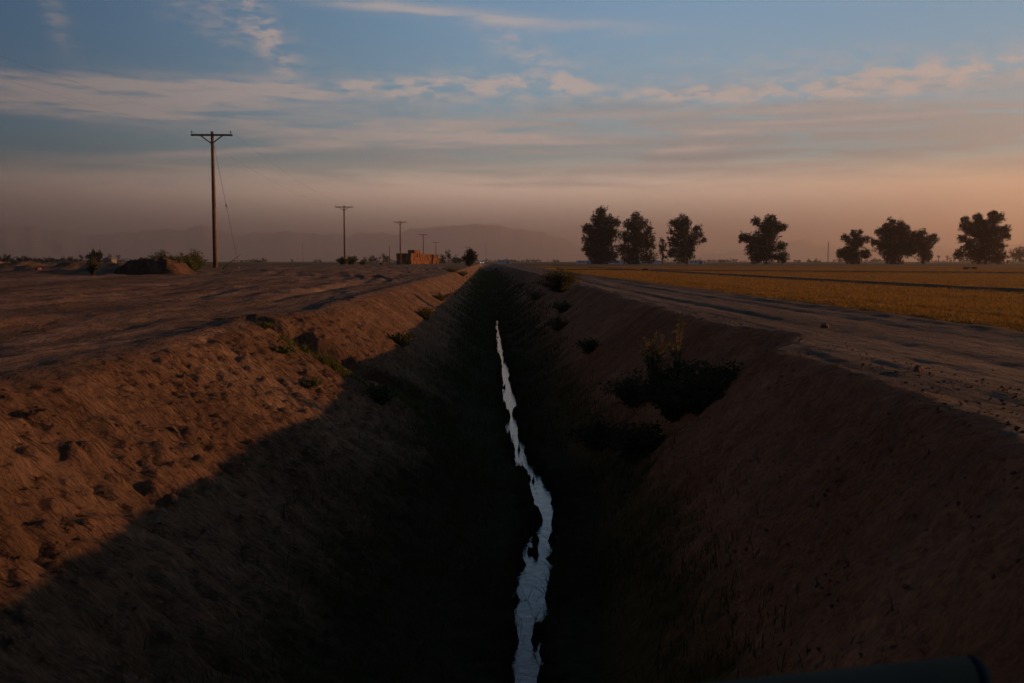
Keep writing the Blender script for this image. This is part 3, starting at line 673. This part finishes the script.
# ------------------------------------------------------------------ power poles
def power_pole(px, pytop, Y, label, lamp=False):
    x = gx(px, Y); z = hz(x, Y); h = zt(px, pytop, Y) - z
    root = empty('power_pole', (x, Y, z)); tag(root, label, 'power pole', 'line of wooden power poles')
    mb = MB(); mb.tube([(0, 0, -.3), (0, 0, h * .5), (0, 0, h)], [.2, .175, .13], 12); mb.build('pole', M['pole'], root, True)
    zc = h - .32
    mb = MB(); mb.box((0, -.17, zc), (3.55, .11, .16)); mb.build('crossarm', M['pole'], root, bevel=.01)
    for s in (-1, 1):
        mb = MB(); mb.tube([(s * .95, -.24, zc - .04), (s * .02, -.2, zc - .72)], .055, 6); mb.build('brace', M['pole'], root)
    for sx in (-1.68, 1.62):
        pin = MB(); pin.tube([(sx, -.17, zc + .06), (sx, -.17, zc + .22)], .02, 6); p = pin.build('insulator_pin', M['steel'], root)
        ins = MB(); ins.tube([(sx, -.17, zc + .17), (sx, -.17, zc + .21), (sx, -.17, zc + .27), (sx, -.17, zc + .31), (sx, -.17, zc + .36)], [.05, .085, .06, .07, .03], 8); ins.build('insulator', M['glassy'], p, True)
    if lamp:
        l = MB(); l.box((.1, -.3, zc - .75), (.3, .3, .5)); l.build('transformer', M['white'], root, bevel=.03)
    return root, x, Y, z, zc
poles = [power_pole(215.3, 131.5, 87, 'nearest and tallest wooden power pole with a guy wire'),
         power_pole(344.8, 205.5, 202, 'second nearest wooden power pole, bushes at its foot'),
         power_pole(400.5, 221, 278, 'third wooden power pole, at the left end of the hay stack'),
         power_pole(423.5, 233.8, 398, 'fourth wooden power pole rising behind the middle of the hay stack'),
         power_pole(436, 241.8, 500, 'fifth wooden power pole with a white box, behind the hay stack end', True),
         power_pole(467, 246.5, 640, 'farthest power pole rising above the round tree at the ditch end')]
def wire(a, b, sag, label, r=.007):
    pts = [Vector(a).lerp(Vector(b), t) - Vector((0, 0, sag * 4 * t * (1 - t))) for t in np.linspace(0, 1, 14)]
    mb = MB(); mb.tube(pts, r, 5); o = mb.build('power_line', M['wire'], None, True)
    tag(o, label, 'wire', 'wires of the pole line'); return o
nw = ['first', 'second', 'third', 'fourth', 'fifth', 'sixth']
for i in range(5):
    (_, x1, y1, z1, c1), (_, x2, y2, z2, c2) = poles[i], poles[i + 1]
    for sx, sd in ((-1.68, 'left'), (1.62, 'right')):
        wire((x1 + sx, y1 - .17, z1 + c1 + .34), (x2 + sx, y2 - .17, z2 + c2 + .34), 1.2, f'thin {sd} hand wire strung between the {nw[i]} and {nw[i+1]} power poles', .006)
_, x1, y1, z1, c1 = poles[0]
for sx, sd in ((-1.68, 'left'), (1.62, 'right')):
    wire((x1 + sx, y1 - .17, z1 + c1 + .34), (-24 + sx, -15, 10.2), 1.1, f'thin {sd} hand wire running from the nearest power pole to beyond the left edge', .003)
# guy wire
a = (x1 + .12, y1 - .1, z1 + c1 - .7); xg = gx(239, 84); b = (xg, 84, hz(xg, 84))
root = empty('guy_wire', b); tag(root, 'slanting guy wire anchored in the earth right of the nearest pole', 'guy wire')
mb = MB(); mb.tube([Vector(a) - Vector(b), (0, 0, 0)], .013, 6); mb.build('strand', M['wire'], root)
mb = MB(); p = (Vector(a) - Vector(b)) * .5; mb.tube([p - (Vector(a) - Vector(b)).normalized() * .12, p + (Vector(a) - Vector(b)).normalized() * .12], .06, 8); mb.build('strain_insulator', M['glassy'], root)
mb = MB(); mb.tube([(0, 0, -.2), (0, 0, .25)], .03, 6); mb.build('anchor_rod', M['steel'], root)
# fallen branch at the pole
xq = gx(222, 82); br = MB(); e = at(242, 253.5, 82); s_ = Vector((xq, 82, hz(xq, 82)))
br.tube([s_, s_.lerp(e, .5) + Vector((0, 0, .06)), e], [.05, .035, .012], 6); m_ = s_.lerp(e, .55); br.tube([m_, m_ + Vector((.45, .1, .05))], [.03, .01], 5)
tag(br.build('dead_branch', M['twig'], None, True), 'bare dead branch leaning up from the ground beside the nearest pole', 'branch')
# plain posts and masts
def mast(px, pytop, Y, r, name, label, cat, lattice=False, m='steel'):
    x = gx(px, Y); z = hz(x, Y); h = zt(px, pytop, Y) - z
    root = empty(name, (x, Y, z)); tag(root, label, cat)
    if lattice:
        m = 'wire'
        mb = MB()
        for k in range(3):
            a = k * 2.094; mb.tube([(math.cos(a) * r, math.sin(a) * r, 0), (math.cos(a) * r * .7, math.sin(a) * r * .7, h)], r * .18, 5)
        mb.build('legs', M[m], root)
        mb = MB(); n = int(h / (r * 2.2))
        for q in range(n):
            for k in range(3):
                a = k * 2.094; b = (k + 1) * 2.094; z0 = h * q / n; z1 = h * (q + 1) / n
                mb.tube([(math.cos(a) * r * .9, math.sin(a) * r * .9, z0), (math.cos(b) * r * .9, math.sin(b) * r * .9, z1)], r * .08, 3)
        mb.build('bracing', M[m], root)
    else:
        mb = MB(); mb.tube([(0, 0, -.2), (0, 0, h * .97)], [r, r * .6], 8); mb.build('shaft', M[m], root, True)
        mb = MB(); mb.tube([(0, 0, h * .97), (0, 0, h)], [r * .7, r * .2], 8); mb.build('cap', M[m], root, True)
mast(389.5, 246, 330, .16, 'wooden_post', 'short bare wooden post left of the hay stack', 'post', m='pole')
mast(303, 243, 900, .3, 'radio_mast', 'thin hazy mast between the first and second power poles', 'mast', True)
mast(486, 243, 900, .3, 'radio_mast', 'thin hazy mast just right of the ditch end', 'mast', True)
mast(118.5 - 18, 243, 900, .2, 'radio_mast', 'very faint mast behind the big round tree on the left', 'mast', True)
mast(828, 241.5, 700, .45, 'lattice_tower', 'slim dark tower between the lone tree and the shorter leaning tree', 'tower', True)
mast(996.5, 246, 700, .3, 'radio_mast', 'thin mast showing at the right edge of the broad right tree', 'mast', True)
for i, px in enumerate((548, 533, 519)):
    mast(px, 256, 1100, .22, 'utility_post', ['right one', 'middle one', 'left one'][i] + ' of three tiny posts on the skyline right of the ditch end', 'post', m='pole')

# ------------------------------------------------------------------ hay stack
def bale_mesh():
    bm = bmesh.new(); bmesh.ops.create_cube(bm, size=1)
    bmesh.ops.scale(bm, vec=(1.2, 2.4, 1.22), verts=bm.verts)
    bmesh.ops.bevel(bm, geom=list(bm.edges), offset=.09, segments=2, affect='EDGES')
    bmesh.ops.subdivide_edges(bm, edges=list(bm.edges), cuts=1)
    for v in bm.verts: v.co += Vector([random.uniform(-.035, .035) for _ in range(3)])
    for v in bm.verts: v.co.z += .61
    me = bpy.data.meshes.new('hay_bale'); bm.to_mesh(me); bm.free(); me.materials.append(M['hay']); return me
bmesh_ = bale_mesh()
A0 = Vector((gx(411.5, 335), 335, 0)); B0 = Vector((gx(440.5, 412), 412, 0)); dv = (B0 - A0).normalized(); sv = Vector((-dv.y, dv.x, 0))
rot = math.atan2(-dv.x, dv.y); ncol = 28; zb = hz(A0.x, A0.y)
proto = None
def hay(cpos, cls):
    global proto
    o = bpy.data.objects.new('hay_bale', bmesh_); COL.objects.link(o)
    o.location = cpos; o.rotation_euler = (0, 0, rot + random.uniform(-.07, .07) + (math.pi if random.random() < .5 else 0))
    tag(o, {'end': 'shaded bale at the end of the hay stack facing the camera', 'top': 'bale in the top layer along the sunlit side of the hay stack', 'low': 'rusty orange bale in a lower layer of the sunlit side of the hay stack',
            'back': 'bale in the hidden second row behind the sunlit side of the hay stack', 'hi': 'bale of the raised highest block near the front of the hay stack'}[cls], 'hay bale', 'bales of the long hay stack')
for c in range(ncol):
    nl = 4 if 2 < c < 8 else 3
    for w_ in range(4 if c < 2 else 2):
        lay = 3 if w_ > 1 else nl
        if c in (19, 20) and w_ == 0: continue
        if c > 21: lay = min(lay, 3)
        if c in (13, 25): lay -= 1
        for l in range(lay):
            if w_ == 1 and 2 < c and l < lay - 1 and c < 26 and c not in (19, 20): continue
            p = A0 + dv * (c * 2.62 + 1.2 + random.uniform(-.1, .1)) + sv * (w_ * 1.3 + .6 + random.uniform(-.16, .16)); p.z = zb + l * 1.225
            cls = 'end' if c == 0 else ('hi' if l == 3 else ('back' if w_ > 0 else ('top' if l == lay - 1 else 'low')))
            hay(p, cls)
xh = gx(382, 300)
o = bpy.data.objects.new('hay_bale', bmesh_); COL.objects.link(o); o.location = (xh, 300, hz(xh, 300) - .25); o.rotation_euler = (0, 0, .9); o.scale = (.7, .5, .6)
tag(o, 'lone broken bale lying on the ground left of the hay stack', 'hay bale')

# ------------------------------------------------------------------ buildings and vehicle
def shed(px0, px1, Y, h, label, mwall='white', depth=5, door=True, pitch=.35, name='low_shed', cat='shed', mroof='roofm'):
    xa = gx(px0, Y); xb = gx(px1, Y); w = xb - xa; x = (xa + xb) / 2; z = hz(x, Y)
    root = empty(name, (x, Y, z)); tag(root, label, cat)
    mb = MB(); mb.box((0, depth / 2, h / 2 - .1), (w, depth, h + .2)); mb.build('wall', M[mwall], root)
    mb = MB(); mb.prism([(-w / 2 - .25, h), (-w / 2 - .25, h + .08), (0, h + pitch), (w / 2 + .25, h + .08), (w / 2 + .25, h)], -.25, depth + .25); mb.build('roof', M[mroof], root)
    if door:
        mb = MB(); mb.box((w * .3, -.03, h * .4), (min(1.6, w * .2), .05, h * .8)); mb.build('door', M['blue'], root)
    for s in (-.3, -.05):
        mb = MB(); mb.box((w * s, -.03, h * .6), (w * .1, .05, h * .3)); mb.build('window', M['glass'], root)
shed(577.5, 591, 415, 1.25, 'low pale shed showing left of the tallest dark tree', pitch=.15)
shed(607, 661, 425, 1.2, 'long low pale shed seen in the gaps between the big trees', pitch=.2)
shed(689, 703.5, 415, 1.25, 'low pale shed with a blue end, right of the open crowned tree', pitch=.15)
shed(497, 510.5, 520, 1.35, 'white low shed on the skyline right of the ditch end', pitch=.3)
shed(103, 111.5, 560, 2.3, 'pale farmhouse on the left skyline between a narrow tree and a palm', pitch=1.2, name='farmhouse', cat='house', door=False, depth=8, mwall='grey', mroof='grey')
def pickup(px, Y, label):
    x = gx(px, Y); z = hz(x, Y) ; root = empty('pickup_truck', (x, Y, z)); tag(root, label, 'pickup truck')
    mb = MB(); mb.box((0, 2.5, .75), (1.85, 5.0, .55)); mb.build('body', M['carw'], root, bevel=.08)
    mb = MB(); mb.box((0, 2.3, 1.32), (1.7, 1.9, .62), taper=.84); c = mb.build('cab', M['carw'], root, bevel=.05)
    mb = MB(); mb.box((0, 1.38, 1.32), (1.35, .04, .42), Euler((.28, 0, 0))); mb.build('windscreen', M['glass'], c)
    for sx in (-.85, .85):
        for sy in (.95, 4.1):
            mb = MB(); mb.tube([(sx - .12, sy, .38), (sx + .12, sy, .38)], .38, 16); mb.build('wheel', M['rubber'], root)
        mb = MB(); mb.box((sx * .78, -.015, .85), (.3, .05, .2)); mb.build('headlight', M['lamp'], root)
pickup(482, 455, 'white pickup with lit headlights coming along the track at the end of the ditch')

# ------------------------------------------------------------------ near things
x, y = hit(632, 457)
zz = hz(x, y); pr = MB(); L_ = 33 / F * y
pr.tube([(-L_ / 2, -.05, .02), (0, 0, .03), (L_ / 2, .1, .0)], [.042, .045, .045], 14)
o = pr.build('drain_pipe', M['pipe'], None, True, loc=(x, y, zz + .03)); tag(o, 'short grey pipe lying low on the right ditch bank', 'pipe')
# stick and dark hole debris on left bank
x, y = hit(178, 432); st = MB()
for k in range(5):
    a = random.uniform(-.5, .5); st.tube([(0, 0, .0), (.06, .06 * a, .02), (.15 + .06 * random.random(), .2 * a, -.08 - .05 * random.random())], [.008, .006, .002], 5)
tag(st.build('dead_root', M['twig'], None, True, loc=(x - .1, y, hz(x, y) + .03)), 'dry root sticking out of the sunlit part of the left bank', 'root')
# pipe rail of the crossing, close to the lens
pa = Vector((0, 0, CAMZ)) + ray(972, 677) * 1.15; pb = Vector((0, 0, CAMZ)) + ray(560, 720) * 1.15
dirv = (pb - pa).normalized(); pc_ = pa + dirv * 2.2
root = empty('pipe_rail', (pa.x, pa.y, 0)); tag(root, 'blue grey painted pipe rail of the crossing at the bottom right', 'rail')
o0 = Vector((pa.x, pa.y, 0))
mb = MB(); mb.tube([pa - o0, pc_ - o0], .024, 20); mb.build('rail', M['rail'], root, True)
mb = MB(); q = pa - o0; mb.tube([q + dirv * .002, q - dirv * .004, q - dirv * .011, q - dirv * .016, q - dirv * .018], [.0241, .0238, .021, .014, .004], 20); mb.build('end_cap', M['rail'], root, True)
for t in (.35, 1.9):
    p = pa - o0 + dirv * t; mb = MB(); mb.tube([(p.x, p.y, p.z - .02), (p.x, p.y, -.15)], .02, 14); mb.build('post', M['rail'], root, True)

# ------------------------------------------------------------------ haze
HAZE = 1.9e-4
bpy.ops.mesh.primitive_cube_add(size=1)
hb = bpy.context.object; hb.name = 'haze'; hb.data.name = 'haze'
top = 470.; bot = -12.
hb.scale = (60000, 46000, top - bot); hb.location = (0, 10000, (top + bot) / 2)
hm = bpy.data.materials.new('dusty_haze'); hm.use_nodes = True; nt = hm.node_tree; nt.nodes.clear()
out = nt.nodes.new('ShaderNodeOutputMaterial'); pv = nt.nodes.new('ShaderNodeVolumePrincipled')
pv.inputs['Color'].default_value = (.49, .455, .44, 1); pv.inputs['Density'].default_value = HAZE; pv.inputs['Anisotropy'].default_value = .68
nt.links.new(pv.outputs[0], out.inputs['Volume']); hb.data.materials.append(hm)
tag(hb, 'thin dusty evening haze over the whole plain', 'haze', kind='stuff')

# ------------------------------------------------------------------ light
SUN_AZ = 75.0; SUN_EL = 7.4                                          # azimuth clockwise from +Y
sd = bpy.data.lights.new('sun', 'SUN'); so = bpy.data.objects.new('sun', sd); COL.objects.link(so)
sd.energy = 5.0; sd.angle = R(.6); sd.color = (1.0, .40, .13)
sdir = Vector((math.sin(R(SUN_AZ)) * math.cos(R(SUN_EL)), math.cos(R(SUN_AZ)) * math.cos(R(SUN_EL)), math.sin(R(SUN_EL))))
so.rotation_euler = sdir.to_track_quat('Z', 'Y').to_euler(); so.location = (60, 10, 30)

# ------------------------------------------------------------------ sky
w = bpy.data.worlds.new('World'); scene.world = w; w.use_nodes = True; nt = w.node_tree; nt.nodes.clear()
out = nt.nodes.new('ShaderNodeOutputWorld'); bg = nt.nodes.new('ShaderNodeBackground'); nt.links.new(bg.outputs[0], out.inputs[0])
SKYS = .0555
bg.inputs['Strength'].default_value = SKYS
GAIN = ((.23, .575, .90), (1.24, 1.74, 2.17), (.32, .96, 1.38))
BANDLOW = ((.7, .55, .5), (3.6, 2.5, 2.1), (7.0, 4.6, 3.4))
BANDC = ((2.8, 2.05, 1.75), (11.6, 8.1, 6.2), (9.4, 5.7, 3.5))
SHEETC = ((1.4, 1.5, 1.65), (2.9, 3.0, 3.05), (3.0, 3.2, 3.1))
CLOUDC = ((3.0, 2.55, 2.4), (6.0, 4.9, 4.4), (5.4, 4.3, 3.7))
HIGHDIM = .72
sky = nt.nodes.new('ShaderNodeTexSky'); sky.sky_type = 'NISHITA'; sky.sun_disc = False
sky.sun_elevation = R(SUN_EL); sky.sun_rotation = R(SUN_AZ); sky.air_density = 1.0; sky.dust_density = 2.0; sky.ozone_density = 1.5; sky.altitude = 0
def M_(op, a, b=None, c=None, clamp=False):
    n = nt.nodes.new('ShaderNodeMath'); n.operation = op; n.use_clamp = clamp
    for i, v in enumerate((a, b, c)):
        if v is None: continue
        if hasattr(v, 'is_output'): nt.links.new(v, n.inputs[i])
        else: n.inputs[i].default_value = v
    return n.outputs[0]
def SS(x, a, b):
    n = nt.nodes.new('ShaderNodeMapRange'); n.interpolation_type = 'SMOOTHSTEP'
    nt.links.new(x, n.inputs[0]); n.inputs[1].default_value = a; n.inputs[2].default_value = b; return n.outputs[0]
tc = nt.nodes.new('ShaderNodeTexCoord'); sp = nt.nodes.new('ShaderNodeSeparateXYZ'); nt.links.new(tc.outputs['Generated'], sp.inputs[0])
# angles in degrees: azimuth from the ditch axis, elevation
AZ = M_('MULTIPLY', M_('ARCTAN2', sp.outputs[0], sp.outputs[1]), 180 / math.pi)
EL = M_('MULTIPLY', M_('ARCSINE', sp.outputs[2]), 180 / math.pi)
def azel(px, py):
    d = ray(px, py); return math.degrees(math.atan2(d.x, d.y)), math.degrees(math.atan2(d.z, math.hypot(d.x, d.y)))
cmb = nt.nodes.new('ShaderNodeCombineXYZ'); nt.links.new(AZ, cmb.inputs[0]); nt.links.new(EL, cmb.inputs[1])
def cn(sx, sy, detail=7, rough=.58, off=0., dist=0., rot=0.):
    mp = nt.nodes.new('ShaderNodeMapping'); mp.inputs['Scale'].default_value = (sx, sy, 1); mp.inputs['Location'].default_value = (off, off * .7, off)
    mp.inputs['Rotation'].default_value = (0, 0, R(rot))
    nt.links.new(cmb.outputs[0], mp.inputs['Vector']); n = nt.nodes.new('ShaderNodeTexNoise')
    n.inputs['Scale'].default_value = 1; n.inputs['Detail'].default_value = detail; n.inputs['Roughness'].default_value = rough; n.inputs['Distortion'].default_value = dist
    nt.links.new(mp.outputs[0], n.inputs['Vector']); return n.outputs['Fac']
def patch(px, py, wx, wy, slope=0.):
    a0, e0 = azel(px, py); wa = wx / 17.4 * .9; we = wy / 17.4 * .95
    u = M_('SUBTRACT', AZ, a0); v = M_('SUBTRACT', M_('SUBTRACT', EL, e0), M_('MULTIPLY', u, slope))
    g = M_('ADD', M_('POWER', M_('ABSOLUTE', M_('DIVIDE', u, wa)), 2.), M_('POWER', M_('ABSOLUTE', M_('DIVIDE', v, we)), 2.))
    return M_('EXPONENT', M_('MULTIPLY', g, -1.))
def addn(lst):
    t = lst[0]
    for q in lst[1:]: t = M_('ADD', t, q)
    return t
def mixw(f, a, b, mode='MIX'):
    m = nt.nodes.new('ShaderNodeMix'); m.data_type = 'RGBA'; m.blend_type = mode; m.clamp_factor = True
    for s, v in ((m.inputs['Factor'], f), (m.inputs['A'], a), (m.inputs['B'], b)):
        if hasattr(v, 'is_output'): nt.links.new(v, s)
        elif isinstance(v, (int, float)): s.default_value = v
        else: s.default_value = (*v, 1)
    return m.outputs['Result']
streak = cn(.16, 1.5, 8, .55, 3.1, .6, 3)
fine = cn(.35, 2.6, 8, .62, 11.7, .4, 4)
puff = cn(.7, 1.9, 9, .62, 5.2, .25, 8)
# bright cirrus bands
def ml(a, b): return M_('MULTIPLY', a, b)
bandsA = addn([ml(patch(110, 86, 230, 11, .012), 1.), ml(patch(90, 98, 200, 19, 0), .95), ml(patch(55, 109, 150, 7, 0), .75), ml(patch(250, 88, 80, 12, .05), .8),
              ml(patch(215, 153, 130, 5, .09), 1.), ml(patch(400, 130, 200, 13, .0), 1.), ml(patch(470, 143, 220, 6, .01), .8), ml(patch(640, 134, 230, 3.5), 1.), ml(patch(560, 155, 230, 5, .02), .7), ml(patch(600, 166, 260, 3.5, .0), 1.), ml(patch(800, 121, 200, 3, .01), .6), ml(patch(640, 150, 200, 3, .01), .6),
              ml(patch(560, 184, 130, 4), 1.), ml(patch(40, 178, 80, 4), .8), ml(patch(700, 114, 300, 5, .01), .5), ml(patch(300, 180, 160, 4), .3),
              ml(patch(380, 6, 200, 7, -.10), .8), ml(patch(560, 22, 130, 6, -.08), .35)])
bandsB = addn([ml(patch(412, 88, 46, 9), 1.15), ml(patch(355, 86, 28, 6), .8), ml(patch(490, 84, 50, 9), .9), ml(patch(566, 86, 36, 8), 1.15), ml(patch(500, 92, 190, 20), .5), ml(patch(685, 93, 60, 6), 1.), ml(patch(165, 181, 36, 6), 1.1),
              ml(patch(940, 78, 130, 16, .08), .9), ml(patch(820, 84, 150, 12, .05), .7), ml(patch(780, 98, 90, 6), .5), ml(patch(230, 24, 60, 24, -.35), .62), ml(patch(276, 50, 24, 26, -1.1), .7), ml(patch(250, 8, 22, 12, -.9), .5),
              ml(patch(56, 18, 16, 20, -1.4), .45), ml(patch(530, 56, 50, 20, -.5), .6), ml(patch(800, 60, 220, 14), .25)])
bmask = M_('ADD', ml(bandsA, M_('ADD', ml(SS(streak, .34, .62), .85), ml(SS(fine, .35, .68), .3))), ml(bandsB, ml(SS(puff, .38, .66), 1.2)), clamp=True)
sheet = addn([ml(patch(900, 132, 420, 46), 1.2), ml(patch(560, 146, 330, 30), .75)])
smask = ml(sheet, M_('ADD', .3, ml(SS(streak, .38, .58), .85))); smask = M_('MINIMUM', smask, 1.0)
over = ml(ml(SS(EL, 16, 24), SS(puff, .46, .66)), .5)
t1 = SS(AZ, -32, 2); t2 = SS(AZ, 4, 38)
def lcr(L, C_, R_): return mixw(t2, mixw(t1, L, C_), R_)
base = mixw(1.0, sky.outputs[0], lcr(*GAIN), 'MULTIPLY')
dim = M_('SUBTRACT', 1.0, ml(SS(EL, 22, 60), HIGHDIM))
dimc = nt.nodes.new('ShaderNodeCombineXYZ')
for q in range(3): nt.links.new(dim, dimc.inputs[q])
base = mixw(1.0, base, dimc.outputs[0], 'MULTIPLY')
SKYBASE = base
hm_ = M_('SUBTRACT', 1.0, SS(M_('ADD', EL, ml(M_('SUBTRACT', streak, .5), 1.6)), 3.7, 6.0))
col = mixw(ml(smask, .8), base, lcr(*SHEETC))
bandc = mixw(SS(EL, .8, 4.6), lcr(*BANDLOW), lcr(*BANDC))
col = mixw(ml(hm_, .93), col, bandc)
cloudc = lcr(*CLOUDC)
col = mixw(ml(bmask, .8), col, cloudc)
ocl = mixw(1.0, cloudc, dimc.outputs[0], 'MULTIPLY')
col = mixw(over, col, ocl)
nt.links.new(col, bg.inputs['Color'])
w.cycles.sampling_method = 'MANUAL'; w.cycles.sample_map_resolution = 512

# ------------------------------------------------------------------ render settings
scene.view_settings.view_transform = 'Standard'; scene.view_settings.look = 'None'
scene.view_settings.gamma = 1; scene.view_settings.exposure = 0.88; scene.view_settings.use_curve_mapping = False
scene.cycles.use_denoising = True; scene.cycles.max_bounces = 6; scene.cycles.diffuse_bounces = 3; scene.cycles.volume_bounces = 1
scene.cycles.use_adaptive_sampling = True; scene.cycles.adaptive_threshold = .01
